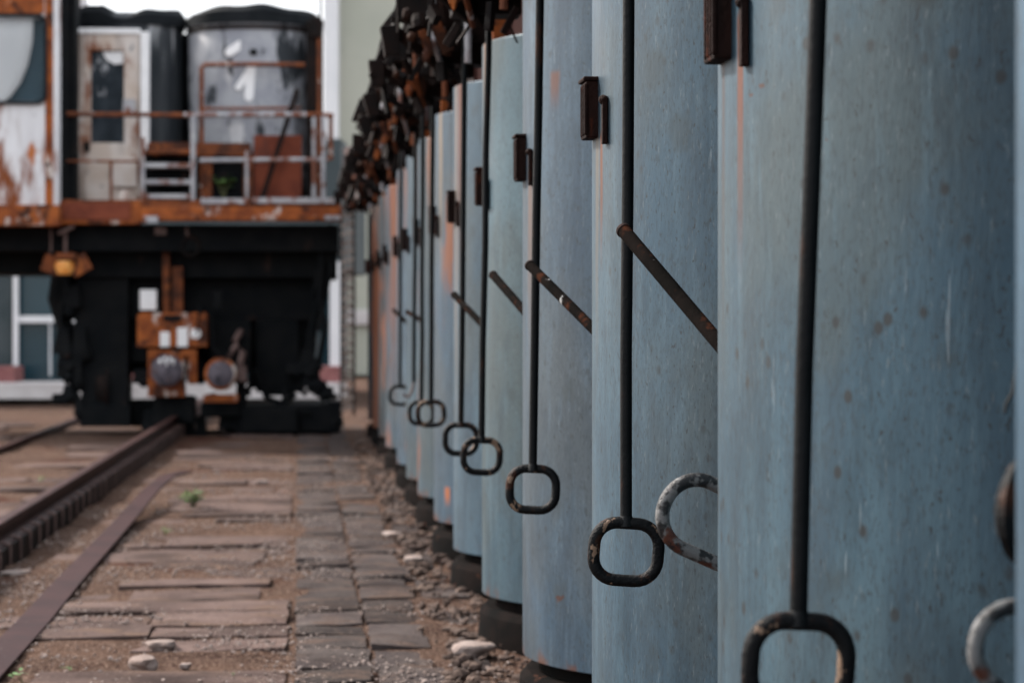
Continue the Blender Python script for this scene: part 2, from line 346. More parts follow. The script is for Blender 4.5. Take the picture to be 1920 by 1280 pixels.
def slabs(name, mat, rows):
    """rows: list of (a0, a1, [(c0, c1, dz)])"""
    bm = bmesh.new(); lay = bm.faces.layers.float.new('tone')
    for (a0, a1, cells) in rows:
        for (c0, c1, dz) in cells:
            tx, ty = random.uniform(-.015, .015), random.uniform(-.012, .012); tone = random.choice((random.uniform(.65, 1.0), random.uniform(.9, 1.25), random.uniform(1.1, 1.5)))
            n, m = max(2, int((c1-c0)/.07)), max(2, int((a1-a0)/.07)); vv = {}
            sd = random.uniform(0, 99)
            for i in range(n+1):
                for j in range(m+1):
                    fx, fy = i/n, j/m
                    c = c0+(c1-c0)*fx; a = a0+(a1-a0)*fy
                    e = (i in (0, n)) or (j in (0, m))
                    q = Vector((c*5+sd, a*5, 0))
                    c += .012*noise.noise(q)*(1 if e else 0); a += .014*noise.noise(q+Vector((9, 9, 0)))*(1 if e else 0)
                    z = dz+tx*(fx-.5)+ty*(fy-.5)+.005*noise.noise(q*1.3)-(.007 if e else 0)-(.02*max(0, noise.noise(q*.7)-.25) if e else 0)
                    vv[i, j] = bm.verts.new(RW(a, c, z))
            fs = [bm.faces.new((vv[i, j], vv[i+1, j], vv[i+1, j+1], vv[i, j+1])) for i in range(n) for j in range(m)]
            ring = [vv[i, 0] for i in range(n+1)]+[vv[n, j] for j in range(1, m+1)]+[vv[i, m] for i in range(n-1, -1, -1)]+[vv[0, j] for j in range(m-1, 0, -1)]
            low = [bm.verts.new(v.co-Vector((0, 0, .05+dz))) for v in ring]
            L = len(ring)
            for i in range(L): fs.append(bm.faces.new((ring[i], low[i], low[(i+1) % L], ring[(i+1) % L])))
            for f in fs: f[lay] = tone
    bmesh.ops.recalc_face_normals(bm, faces=bm.faces)
    me = bpy.data.meshes.new(name); bm.to_mesh(me); bm.free()
    for p in me.polygons: p.use_smooth = True
    me.set_sharp_from_angle(angle=math.radians(40))
    me.materials.append(mat); o = bpy.data.objects.new(name, me); COL.objects.link(o)
    tag(o, kind='structure'); return o
def crest_c(a): return RN.dot(W(a, .62, 0))          # where the drums begin, across the track
rows1, rows2 = [], []; a = 1.0
while a < 26:
    d = random.uniform(.32, .5); cr = crest_c(a+.2)
    split = cr-.14
    cells = []; c = RAIL_C+.2+random.uniform(0, .5)
    while c < split-.58:
        wd = random.uniform(.4, 1.1); e = min(c+wd, split-.51)
        if e-c > .12 and random.random() < .86: cells.append((c, e-.014, random.uniform(-.012, .014)))
        c = e
    rows1.append((a, a+d-.022, cells))
    rows2.append((a, a+d-.02, [(split-.49, split-.235, random.uniform(.0, .014)), (split-.215, split+random.uniform(-.03, .03), random.uniform(-.004, .018))]))
    if random.random() < .8: rows2[-1][2].append((split+.05, split+random.uniform(.16, .26), random.uniform(-.01, .014)))
    a += d
slabs('paving', M['slab'], rows1); slabs('kerb_paving', M['slab_grey'], rows2)
rows3 = []; a = 1.0
while a < 27:
    d = random.uniform(.35, .5); c = RAIL2_C-1.3; cells = []
    while c < RAIL_C-.25:
        e = min(c+random.uniform(.5, 1.2), RAIL_C-.2)
        if not (RAIL2_C-.25 < c < RAIL2_C+.12) and not (c < RAIL2_C < e) and random.random() < .8: cells.append((c, e-.015, random.uniform(-.006, .014)))
        c = e
    rows3.append((a, a+d-.02, cells)); a += d
slabs('track_paving', M['slab'], rows3)
# gravel (loose, nobody could count it)
def gravel(name, mat, n, fn, rmin, rmax, sub=1):
    b = bmesh.new(); src = bmesh.new(); bmesh.ops.create_icosphere(src, subdivisions=sub, radius=1)
    sv = [v.co.copy() for v in src.verts]; sf = [[v.index for v in f.verts] for f in src.faces]; src.free()
    for i in range(n):
        p = fn(); r = rmin+(rmax-rmin)*random.random()**2.5
        rot = Matrix.Rotation(random.uniform(0, 6.28), 3, 'Z') @ Matrix.Rotation(random.uniform(-.4, .4), 3, 'X')
        sx, sy, sz = random.uniform(.7, 1.3), random.uniform(.6, 1.1), random.uniform(.4, .75); sd = random.uniform(0, 90)
        vs = []
        for q in sv:
            k = 1+.35*noise.noise(q*1.1+Vector((sd, sd, 0)))
            vs.append(b.verts.new(rot @ Vector((q.x*sx*r*k, q.y*sy*r*k, q.z*sz*r*k))+p))
        for f in sf: b.faces.new([vs[j] for j in f])
    me = bpy.data.meshes.new(name); b.to_mesh(me); b.free(); me.materials.append(mat)
    o = bpy.data.objects.new(name, me); COL.objects.link(o); return o
def gp():
    while 1:
        a = 7.2+13*random.random()**1.7; c = random.uniform(RAIL_C+.1, crest_c(a)+.1)
        p = RW(a, c, .008)
        if noise.noise(p*1.2+Vector((3, 0, 0)))+.28*(random.random()-.3) > .10: return p
tag(gravel('gravel', M['stone'], 9000, gp, .003, .011), 'loose pale gravel strewn over the paving beside the drums', 'gravel', kind='stuff')
def rp():
    a = 7.3+16*random.random()**1.5; return RW(a, crest_c(a)+random.uniform(-.13, .14)+.07*noise.noise(Vector((a*2, 0, 0))), .012)
tag(gravel('rubble', M['rubble'], 1100, rp, .004, .034), 'broken brown rubble along the foot of the drums', 'rubble', kind='stuff')

# ---------------------------------------------------------------- rails
def make_rail(c, a0, a1, label, clips, up=0.0):
    root = empty('rail', RW(a0, c), math.atan(.07))
    L = a1-a0
    prof = [(-.032, .155), (-.026, .16), (.026, .16), (.032, .155), (.032, .128), (.009, .118), (.009, .074), (.055, .064), (.062, .056), (-.062, .056), (-.055, .064), (-.009, .074), (-.009, .118), (-.032, .128)]
    b = MB(); b.prism([(x, z+up) for x, z in prof], 0, L); b.build('rail_bar', M['rail'], root, bevel=.002)
    b = MB(); b.box(-.075, .075, 0, L, -.04, .055+up); b.build('rail_bed', M['rust_dark'], root)
    if clips:
        first = None; n = int(L/.36)
        for i in range(min(n, 95)):
            if first is None:
                b = MB(); b.box(.060, .086, -.011, .011, .055+up, .07+up); b.box(.077, .088, -.008, .008, -.0, .055+up); b.box(.03, .06, -.012, .012, .064+up, .078+up)
                o = first = b.build('rail_clip', M['rail_side'], root, bevel=.003)
            else:
                o = first.copy(); COL.objects.link(o); o.parent = root
            o.location = (0, .1+i*.36+random.uniform(-.02, .02), 0)
    return tag(root, label, 'rail', 'rails of the track')
make_rail(RAIL_C, -1.0, 31, 'rusty rail with clips running towards the middle buffers of the machine', True, .04)
make_rail(RAIL2_C, -1.0, 31, 'low far rail at the left edge, under the left leg of the machine', False, -.11)
# bent iron strip beside the rail
pl = [(-420, 1660, .012), (-60, 1290, 0.012), (60, 1165, .014), (130, 1085, .02), (200, 1010, .035), (250, 955, .055), (285, 915, .115), (316, 890, .17), (350, 882, .19)]
b = MB(); prev = None
for i, (u, v, z) in enumerate(pl):
    y = F*(HC-z)/(v-CY); p = P(u, v, y); hw = .072-.0035*i
    row = [b.bm.verts.new(p+RN*sx*hw+Vector((0, 0, dz))) for sx, dz in ((-1, 0), (1, 0), (1, -.012), (-1, -.012))]
    if prev:
        for j in range(4): b.bm.faces.new((prev[j], prev[(j+1) % 4], row[(j+1) % 4], row[j]))
    else: b.bm.faces.new(row)
    prev = row
b.bm.faces.new(prev[::-1])
tag(b.build('iron_strip', M['strip'], bevel=.003), 'long flat rusty iron strip beside the rail, its far end bent up', 'metal strip')
# loose stones
def stone(u, v, w_, d_, h_, label, seed):
    y = F*HC/(v-CY); p = P(u, v, y); k = y/F
    b = MB(); b.blob((0, 0, 0), w_*k/2, d_/2, h_/2, seed, .35, 3)
    for q in b.bm.verts:
        if q.co.z > h_*.22: q.co.z = h_*.22+(q.co.z-h_*.22)*.25
    o = b.build('stone', M['stone'], loc=(p.x, p.y, h_*.3)); tag(o, label, 'stone', 'loose stones on the path')
stone(270, 1252, 72, .10, .07, 'flat pale stone lying at the bottom left of the path', 3)
stone(28, 1080, 42, .14, .05, 'rounded pale stone beside the rail at the left edge', 5)
stone(492, 908, 22, .09, .06, 'small pinkish stone on the path beyond the weed tuft', 8)
stone(348, 1252, 20, .05, .03, 'small stone chip right of the flat pale stone', 9)
stone(885, 1228, 80, .16, .08, 'large grey stone block at the foot of the drums', 11)
stone(775, 1055, 40, .13, .06, 'pale broken stone between paving and drum bases', 13)
stone(735, 1008, 34, .15, .06, 'pinkish broken stone beside the paving edge in mid distance', 15)
stone(300, 1215, 54, .10, .05, 'reddish half buried stone left of the path centre', 17)
# weeds
def weed(u, v, hpx, n, label, seed, y=None, group='weeds growing between the stones', z=0):
    rnd = random.Random(seed); y = y or F*HC/(v-CY); p = P(u, v, y); h = hpx*y/F; b = MB(); st = MB()
    for i in range(n):
        a = rnd.uniform(0, 6.28); ln = h*rnd.uniform(.6, 1.25); lean = rnd.uniform(.25, 1.0)
        d = Vector((math.cos(a), math.sin(a), 0)); q0 = Vector((0, 0, 0))
        q1 = d*ln*.5*lean+Vector((0, 0, ln*.7)); q2 = d*ln*lean+Vector((0, 0, ln*(1.0-.3*lean)))
        st.tube([q0, q1, q2], [h*.02, h*.015, h*.008], 5)
        for t in (.45, .6, .75, .9, 1.0):
            c = q1.lerp(q2, (t-.45)/.55)+Vector((rnd.uniform(-.1, .1)*h, rnd.uniform(-.1, .1)*h, rnd.uniform(-.05, .05)*h))
            aa = rnd.uniform(0, 6.28); l = h*rnd.uniform(.2, .36); e = Vector((math.cos(aa), math.sin(aa), rnd.uniform(-.2, .5)))*l
            sd = Vector((-math.sin(aa), math.cos(aa), rnd.uniform(-.3, .3)))*l*.36
            vv = [b.bm.verts.new(x) for x in (c, c+e*.35+sd, c+e*.75+sd*.7, c+e, c+e*.75-sd*.7, c+e*.35-sd)]
            b.bm.faces.new(vv)
    root = empty('weed', (p.x, p.y, p.z if z else .0)); b.build('foliage', M['leaf'], root); st.build('stem', M['stem'], root)
    tag(root, label, 'weed', group); return root
weed(362, 954, 32, 26, 'green weed tuft growing beside the far end of the iron strip', 2)
weed(310, 1005, 14, 9, 'tiny weed sprout just right of the iron strip', 4)
weed(46, 1290, 36, 3, 'single thin weed shoot at the bottom left corner', 5)
weed(125, 1262, 14, 5, 'small weed sprout left of the flat pale stone', 6)
weed(78, 905, 12, 7, 'low weed between the two rails at the left', 7)
weed(436, 1270, 9, 5, 'tiny low weed at the bottom of the path', 8)
# yellow leaf
y = F*HC/(812-CY); p = P(580, 812, y); b = MB()
vv = [b.bm.verts.new(Vector(q)*.055) for q in ((-1, 0, .2), (-.3, .9, .5), (.6, .8, .3), (1.1, 0, .7), (.5, -.8, .2), (-.4, -.8, .6))]
cc = b.bm.verts.new((0, 0, .005))
for i in range(6): b.bm.faces.new((cc, vv[i], vv[(i+1) % 6]))
o = b.build('fallen_leaf', M['yellow_leaf'], loc=(p.x, p.y, .02)); tag(o, 'yellow fallen leaf lying on the path before the machine', 'leaf')

# ---------------------------------------------------------------- the row of drums
RAD = .66; T0 = 1.34; Z0, Z1 = .17, 2.2
def sk_(k): return 2.21+1.672*k
EDGE = {0: 1905, 1: 1346, 2: 1110, 3: 980, 4: 904, 5: 850, 6: 814, 7: 783, 8: 762, 9: 744}
def drum_s(k):
    if k in EDGE:
        r = Vector(((EDGE[k]-CX)/F, 1, 0)).normalized(); a = math.atan2(r.dot(N), r.dot(D))
        return (T0*math.cos(a)-RAD)/math.sin(a)
    return sk_(k)
def arc(r0, r1, z0, z1, p0, p1, n=56):
    b = MB(); rows = []
    for i in range(n+1):
        f = math.radians(p0+(p1-p0)*i/n); cx, sy = -math.cos(f), -math.sin(f)
        rows.append([b.bm.verts.new((cx*r, sy*r, z)) for r, z in ((r1, z0), (r1, z1), (r0, z1), (r0, z0))])
    for A, B in zip(rows, rows[1:]):
        for j in range(4): b.bm.faces.new((A[j], A[(j+1) % 4], B[(j+1) % 4], B[j]))
    b.bm.faces.new(rows[0]); b.bm.faces.new(rows[-1][::-1]); return b
def ph(u, s, lo=False):              # angle on drum at distance s of the ray at pixel u
    r = Vector(((u-CX)/F, 1, 0)).normalized(); a = math.atan2(r.dot(N), r.dot(D))
    q = T0*math.cos(a)-s*math.sin(a)
    return PI/2-math.asin(max(-1, min(1, q/RAD)))-a
LAB = [
 'sliver of rounded steel drum cut off by the right edge of the photo',
 'largest rounded blue-grey steel drum, dark mould spots on its face, rust run at top left',
 'rounded blue-grey drum in sharp focus, finely scratched, a worn handle poking out beside it',
 'rounded blue-grey steel drum with two short rust marks in a line high on its face',
 'rounded steel drum whose top edge shows just below a maroon panel',
 'rounded steel drum with an orange rust seam down its left side',
 'rounded pale steel drum with a small rust patch near its bottom rim',
 'rounded pale steel drum behind the overlapping pair of ring handles',
 'narrow rounded steel drum behind the rod that has lost its ring',
 'narrow rounded steel drum behind the farthest whole ring handle',
 'rounded drum with a tall orange rust stripe, far down the row',
 'dark weathered drum just beyond the orange striped one',
 'brownish rusty drum, next to last at the far end of the row',
 'last drum at the far end of the row nearest the machine']
mrnd = random.Random(5)
for k in range(14):
    s = drum_s(k); root = empty('steel_drum', W(s, T0, 0), YAW)
    near = s
    runs = []
    if k == 1: runs = [(ph(1386, s), .028, 1.66, 1.2, (.11, .026, .004), .95), (ph(1356, s)+.0, .03, 1.7, 1.0, (.05, .025, .014), .6), (ph(1470, s), .10, 2.2, 1.1, (.05, .06, .065), .5)]
    elif k == 2: runs = [(ph(1127, s), .022, 1.60, 1.25, (.11, .028, .004), .95), (ph(1119, s), .04, 1.60, .95, (.13, .10, .07), .55)]
    elif k == 3: runs = [(ph(994, s), .05, 1.62, .9, (.12, .07, .05), .7), (ph(1040, s), .05, 1.9, 1.78, (.09, .032, .018), .8)]
    elif k == 4: runs = [(ph(909, s), .05, 2.2, 1.5, (.30, .14, .06), .5)]
    elif k == 5: runs = [(ph(862, s), .06, 2.2, 1.15, (.10, .022, .004), .95), (ph(855, s), .05, 2.2, .2, (.26, .16, .1), .5)]
    elif k == 6: runs = [(ph(838, s), .06, .34, .24, (.30, .09, .03), .95), (ph(826, s), .05, 2.2, 1.2, (.3, .2, .1), .5)]
    elif k == 10: runs = [(.55, .45, 2.2, .15, (.16, .045, .012), .85)]
    elif k > 6: runs = [(.45, .12, 2.2, 1.5, (.20, .065, .022), .8)]
    tint = {0: (1.35, 1.35, 1.4), 11: (.45, .38, .36), 12: (.75, .5, .42), 13: (.8, .6, .5)}.get(k, (1+mrnd.uniform(-.05, .08), 1+mrnd.uniform(-.04, .05), 1+mrnd.uniform(-.05, .04)))  # nearest drum: paler tint stands in for the sky light it catches
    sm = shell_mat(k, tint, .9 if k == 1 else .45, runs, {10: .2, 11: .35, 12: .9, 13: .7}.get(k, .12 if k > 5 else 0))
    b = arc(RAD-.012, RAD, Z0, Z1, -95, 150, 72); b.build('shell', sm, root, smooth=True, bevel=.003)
    b = arc(RAD-.014, RAD+.003, Z0-.001, Z0+.012, -95, 150, 72)
    b.bm.free()
    # recessed kerb under the shell
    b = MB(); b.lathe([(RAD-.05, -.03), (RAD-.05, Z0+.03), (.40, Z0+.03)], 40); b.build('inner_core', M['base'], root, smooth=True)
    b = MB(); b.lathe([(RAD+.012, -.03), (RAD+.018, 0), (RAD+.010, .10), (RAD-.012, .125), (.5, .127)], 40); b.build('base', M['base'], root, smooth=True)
    # plates and hinge strip on the crest
    b = MB(); b.box(-RAD-.026, -RAD+.02, -.055, .045, 1.605, 1.735); b.box(-RAD-.032, -RAD+.01, -.06, .05, 1.735, 1.745); 
    for q in range(4): b.box(-RAD-.030, -RAD-.02, -.058+q*.024, -.050+q*.024, 1.61, 1.73)
    b.build('latch_plate', M['plate'], root, bevel=.004)
    f = .20; c_, s_ = -math.cos(f), -math.sin(f)
    b = MB(); b.bar((c_*(RAD+.006), s_*(RAD+.006), 1.585), (c_*(RAD+.006), s_*(RAD+.006), 1.69), .012, .022); b.blob((c_*(RAD+.008), s_*(RAD+.008), 1.685), .012, .012, .012, k, .2)
    b.build('hinge_strip', M['plate'], root, bevel=.002)
    # upper panel above the shell and the mechanism over it
    b = arc(RAD-.14, RAD-.05, Z1-.05, 3.0, -95, 150, 40); b.build('upper_panel', M['maroon'], root, smooth=True)
    b = MB(); b.tube([(-.40, -.36, Z1-.05), (-.40, -.36, 3.0)], .028, 12); b.build('conduit', M['silver_pipe'], root, smooth=True)
    b = MB(); b.bar((-.50, -.16, Z1+.0), (-.50, -.16, 3.0), .05, .03); b.build('edge_flange', M['rust_orange'], root)
    # housing hanging out towards the track
    j = lambda v: v+mrnd.uniform(-.02, .02)
    yb = -.85
    b = MB(); b2 = MB()
    b.box(-.64, -.36, yb-.06, yb+.20, 2.30, 2.60); b.box(-.70, -.46, yb+.24, yb+.40, 2.24, 2.45)
    M1 = Matrix.Translation((j(-.79), yb, j(2.45))) @ Matrix.Rotation(mrnd.uniform(.12, .3), 4, 'Y')
    b.box(-.06, .09, -.04, .08, -.05, .07, M1, .8)
    M1 = Matrix.Translation((j(-.86), yb-.03, j(2.33))) @ Matrix.Rotation(mrnd.uniform(-.3, .05), 4, 'Y')
    b.box(-.02, .04, -.03, .06, -.07, .05, M1, 1.25)
    b.bar((-.78, yb, 2.42), (-.60, yb+.3, 2.22), .04, .05); b.bar((-.86, yb-.02, 2.36), (-.64, yb+.1, 2.20), .025, .04)
    b.bar((-.82, yb-.08, 2.52), (-.56, yb-.06, 2.47), .025, .02); b.bar((-.80, yb-.09, 2.30), (-.52, yb-.07, 2.33), .02, .02)
    for q in range(26):
        c3 = Vector((mrnd.uniform(-.86, -.48), yb+mrnd.uniform(-.14, .4), mrnd.uniform(2.20, 2.54))); w3 = mrnd.uniform(.008, .03)
        B_ = b
        if q % 3 == 0: B_.lathe([(w3, -w3), (w3*1.1, 0), (w3, w3)], 8, Matrix.Translation(c3) @ Matrix.Rotation(mrnd.uniform(0, 3), 4, 'X'))
        else:
            e3 = c3+Vector((mrnd.uniform(-.06, .08), mrnd.uniform(-.04, .04), -mrnd.uniform(.04, .16))); e3.z = max(e3.z, 2.14)
            B_.bar(c3, e3, w3, w3*mrnd.uniform(.5, 2))
    b.build('latch_housing', M['rust_dark'], root, bevel=.004); c3 = Vector((-.84, yb, 2.46))
    for q in range(7):
        e3 = Vector((mrnd.uniform(-.84, -.5), yb+mrnd.uniform(-.14, .38), mrnd.uniform(2.2, 2.52))); b2.bar(c3, e3, .022, mrnd.uniform(.02, .05)); c3 = e3
    b2.build('linkage', M['rust_brown'], root, bevel=.003)
    b = MB(); b.bar((-.74, yb-.10, 2.34), (-.70, yb-.08, 2.24), .022, .03); b.blob((-.72, yb-.11, 2.24), .02, .02, .03, k, .5); b.build('rusted_bracket', M['rust_orange'] if k % 3 == 0 else M['rust'], root, bevel=.003)
    b = MB(); b.tube([(-.70, yb-.12, 2.62), (-.69, yb-.12, 2.3), (-.64, yb+.1, 2.18)], .011, 8); b.tube([(-.56, yb-.2, 2.8), (-.56, yb-.2, 2.2)], .014, 8)
    b.build('pipe', M['silver_pipe'] if k % 2 else M['rust_pipe'], root, smooth=True)
    for q in range(2):
        b = MB(); b.blob((-.80+.02*q, yb-.11, 2.40-.09*q), .018, .02, .028-.006*q, k+2+3*q, .3); b.build('knob', M['silver_pipe'] if (k+q) % 4 == 0 else M['rust_brown'], root, smooth=True)
    b = MB(); b.box(-.60, -.42, yb-.175, yb-.155, 2.46, 2.60); b.build('cover_plate', M['pink_block'] if k < 7 else M['rust'], root)
    tag(root, LAB[k], 'drum', 'row of rounded steel drums')
    for ch in root.children:
        if ch.name.split('.')[0] in ('latch_housing', 'pipe', 'knob', 'cover_plate', 'rusted_bracket', 'conduit', 'edge_flange'): ch.location.x = 1.23-T0
# unseen wall added behind the drums to block light, and beam over them
b = MB(); R_ = Matrix.Translation(W(0, 0, 0)) @ Matrix.Rotation(YAW, 4, 'Z')
b.box(T0+.10, T0+.20, -.5, 24.4, 0, 3.0, R_); tag(b.build('light_blocking_wall', M['rust_dark']), 'unseen dark wall added behind the row of drums to block light', 'wall')
b = MB(); b.box(.62, .78, -.5, 24.4, 2.66, 2.86, R_); b.box(.60, .80, -.5, 24.4, 2.855, 2.885, R_); b.box(.60, .80, -.5, 24.4, 2.635, 2.665, R_)
for i in range(15): b.box(.61, T0+.05, i*1.65, i*1.65+.08, 2.70, 2.82, R_)
tag(b.build('overhead_beam', M['rust_dark']), 'dark rusty beam running above the drums along the row', 'beam')

# ---- pull rods with ring handles
def ring_pts(w_, h_, r, n=7):
    pts = []; x, z = w_/2-r, h_/2-r
    for cx, cz, a0 in ((x, z, 0), (-x, z, 90), (-x, -z, 180), (x, -z, 270)):
        for i in range(n+1):
            a = math.radians(a0+90*i/n); pts.append(Vector((cx+r*math.cos(a), 0, cz+r*math.sin(a))))
    return pts
ROD = [ # u of the ring, v of the ring, u of the rod near the top and its v, ring?, label, turn
 (1497, 1246, 1533, 0, 1, 'blurred large black pull rod nearest the viewer, its ring handle cut by the bottom edge', 8),
 (1174, 1034, 1179, 0, 1, 'black pull rod in sharp focus with a chipped rusty ring handle', 3),
 (999, 917, 1011, 0, 1, 'black pull rod with a clean black ring handle, next beyond the sharp chipped one', -3),
 (903, 855, 917, 0, 1, 'black pull rod whose ring handle overlaps the ring behind it on its left', 4),
 (864, 823, 872, 0, 1, 'pull rod whose ring handle is half covered by a nearer ring', -10),
 (808, 775, 812, 30, 1, 'far pull rod, right one of the overlapping pair of small rings', 5),
 (790, 774, 794, 60, 1, 'far pull rod, left one of the overlapping pair of small rings', -12),
 (776, 716, 780, 120, 0, 'thin far pull rod ending in a bare hook without a ring', 0),
 (750, 741, 752, 150, 1, 'farthest pull rod with a whole ring, hanging alone on the left', 6)]
TR = .646
for i, (u, v, ut, vt, has, label, tw) in enumerate(ROD):
    p = at_t(u, v, TR); y = p.y
    top = P(ut, vt, y); k = (2.45-p.z)/(top.z-p.z); top = p+(top-p)*k
    root = empty('pull_rod', p, 0)
    rw, rh = (.128, .114)
    z0 = rh/2 if has else 0
    rp0 = Vector((0, 0, z0))
    tp = top-p
    b = MB(); b.tube([rp0+(tp-rp0)*q +Vector((mrnd.uniform(-.0025, .0025), 0, 0))*(0 < q < 1) for q in (0, .2, .4, .6, .8, 1)], .0118, 16)
    if has: b.tube([rp0+(tp-rp0).normalized()*.012*q for q in (-.5, .3, 1.2)], [.017, .0155, .012], 14)
    b.build('rod', M['rod'], root, smooth=True)
    if has:
        b = MB(); b.tube(ring_pts(rw, rh, .044), .0122, 14, closed=True); o = b.build('ring_handle', M['handle'], root, smooth=True)
        o.rotation_euler = (math.radians(mrnd.uniform(-4, 4)), math.radians([3, 4, 2, 3, 0, -3, 2, 0, 3][i]), math.radians(tw))
    else:
        b = MB(); b.tube([(0, 0, 0), (-.01, 0, -.05), (-.03, 0, -.085), (-.06, 0, -.07)], .008, 8); b.build('hook', M['rail_side'], root, smooth=True)
    tag(root, label, 'pull rod', 'pull rods hanging before the drums')
# ---- slanting levers and the side handles in the gaps
LEV = [(1170, 433, 1345, 640, 'rusty slanting lever bar in sharp focus, white chips near its upper end'),
       (994, 498, 1107, 611, 'slanting lever bar crossing the rod with the clean black ring'),
       (925, 516, 978, 577, 'slanting lever bar starting right of a rod, touching none'),
       (852, 553, 902, 606, 'slanting lever bar crossing the rod with the half covered ring'),
       (764, 585, 812, 613, 'small far slanting lever bar crossing the pair of close rods'),
       (739, 582, 764, 606, 'smallest far slanting lever bar by the lone far ring')]
for (u0, v0, u1, v1, label) in LEV:
    a = at_t(u0, v0, .625); e = P(u0+(u1-u0)*1.25, v0+(v1-v0)*1.25, a.y-.42)
    root = empty('lever_bar', a); b = MB(); d = e-a
    b.tube([Vector((0, 0, 0)), d*.3, d*.7, d], .0135, 14); b.build('bar', M['lever'], root, smooth=True)
    b = MB(); b.tube([d*-.012, d*.006], .0150, 14); b.build('end_cap', M['plate'], root, smooth=True, bevel=.002)
    tag(root, label, 'lever', 'slanting lever bars between the drums')
def side_handle(u, v, y, label, tilt, scale=1):
    p = P(u, v, y); root = empty('side_handle', p); 
    b = MB(); b.tube(ring_pts(.25*scale, .125*scale, .0615*scale, 10), .0125*scale, 16, closed=True); o = b.build('ring_handle', M['handle_worn'], root, smooth=True)
    o.rotation_euler = (0, math.radians(tilt), math.radians(14))
    b = MB(); b.tube([(.11*scale, 0, -.04), (.30*scale, .12, -.12)], .011, 12); b.build('rod', M['rod'], root, smooth=True)
    return tag(root, label, 'handle', 'worn handles sticking out between the drums')
side_handle(1364, 992, 4.25, 'worn handle with flaking white paint jutting out from behind the largest drum', 24)
side_handle(1955, 1262, 2.75, 'pale worn handle at the lower right corner beside the cut off drum', 40, .75)
# dark round knob and wire near the right edge
p = P(1925, 958, 2.75); root = empty('round_knob', p); b = MB()
b.lathe([(0, -.02), (.045, -.018), (.062, -.006), (.064, .004), (.05, .016), (.02, .022), (0, .023)], 32, Matrix.Rotation(math.radians(52), 4, 'Z') @ Matrix.Rotation(PI/2, 4, 'X'))
b.build('disc', M['handle'], root, smooth=True); b = MB(); b.tube([(0, 0, 0), (.12, .12, 0)], .01, 8); b.build('stem', M['rod'], root)
tag(root, 'black round knob with bare rusty top half hidden by the cut off drum', 'knob')
p = P(1886, 772, 2.8); root = None; b = MB()
b.tube([(-.001, 0, -.002), (.001, 0, .010), (.008, 0, .022), (.012, 0, .045), (.018, .01, .08), (.03, .03, .13)], .0022, 6)
tag(b.build('wire', M['rod'], smooth=True, loc=p), 'thin dark wire end hanging above the black knob at the right edge', 'wire')

# ---------------------------------------------------------------- the machine on the rails
YM = 24.0; X0 = (330-CX)/F*YM
mach = empty('rail_machine', (X0, YM, 0), math.atan(.07))
def L(u, v, ly=0.0):                 # photo pixel -> machine coordinates at depth ly behind its front
    lx = 0
    for _ in range(4):
        Y = YM+ly+.07*lx; lx = (u-CX)/F*Y-X0+.07*ly
    Y = YM+ly+.07*lx
    return Vector((lx, ly, HC-(v-CY)/F*Y))
def mbox(b, u0, u1, v0, v1, l0, l1, taper=1):
    a = L(u0, v1, l0); c = L(u1, v0, l0); b.box(a.x, c.x, l0, l1, a.z, c.z, None, taper); return b
def mtube(b, pts, r, n=10): b.tube([L(*p) for p in pts], r, n); return b
def part(name, mat, fn, parent=None, smooth=False, bevel=.006, label=None):
    b = MB(); fn(b); o = b.build(name, mat, parent or mach, smooth, bevel)
    if label: o['label'] = label
    return o
# cab
cab = part('cab', M['cab'], lambda b: (mbox(b, -320, 108, 190, 386, -.35, 2.4), mbox(b, -320, 108, -120, 30, -.35, 2.4), mbox(b, 86, 108, 30, 190, -.35, 2.4), mbox(b, -320, -150, 30, 190, -.35, 2.4)))
def rr(x0, x1, z0, z1, r, n=6):
    pts = []
    for cx, cz, a0 in ((x1-r, z1-r, 0), (x0+r, z1-r, 90), (x0+r, z0+r, 180), (x1-r, z0+r, 270)):
        for i in range(n+1):
            a = math.radians(a0+90*i/n); pts.append((cx+r*math.cos(a), cz+r*math.sin(a)))
    return pts
a, c = L(-150, 195, -.36), L(88, 26, -.36)
def wf(b):
    o_ = rr(a.x, c.x, a.z, c.z, .10); i_ = rr(a.x+.03, c.x-.03, a.z+.03, c.z-.03, .08); n = len(o_)
    for y0, y1 in ((-.385, -.33),):
        A = [[b.bm.verts.new((x, y, z)) for x, z in pp] for pp, y in ((o_, y1), (o_, y0), (i_, y0), (i_, y1))]
        for q in range(4):
            for j_ in range(n): b.bm.faces.new((A[q][j_], A[q][(j_+1) % n], A[(q+1) % 4][(j_+1) % n], A[(q+1) % 4][j_]))
win = part('window', M['black_tar'], wf, cab, bevel=0)
part('pane', M['clear_glass'], lambda b: b.prism(rr(a.x+.03, c.x-.03, a.z+.03, c.z-.03, .08), -.365, -.360), win, bevel=0)
part('cab_interior', M['teal_inside'], lambda b: b.box(a.x, c.x, -.22, -.2, a.z, c.z), cab, bevel=0)
def cur(b):
    e = [(62, 28), (60, 80), (52, 120), (38, 155), (20, 180), (5, 193)]; rows = []
    for (u, v) in e:
        zz = L(u, v, -.3).z; x1 = L(u, v, -.3).x; row = []
        for i in range(9):
            x = a.x+.02+(x1-a.x-.02)*i/8; row.append(b.bm.verts.new((x, -.29+.015*math.sin(i*2.2), zz)))
        rows.append(row)
    for A, B in zip(rows, rows[1:]):
        for i in range(8): b.bm.faces.new((A[i], A[i+1], B[i+1], B[i]))
cu = part('curtain', M['fabric'], cur, cab, smooth=True, bevel=0); so_ = cu.modifiers.new('thick', 'SOLIDIFY'); so_.thickness = .008
part('rust_strip', M['rust_orange'], lambda b: (mbox(b, 84, 99, -10, 384, -.362, -.34), mbox(b, -120, 82, -20, 24, -.358, -.34)), cab, bevel=.002)
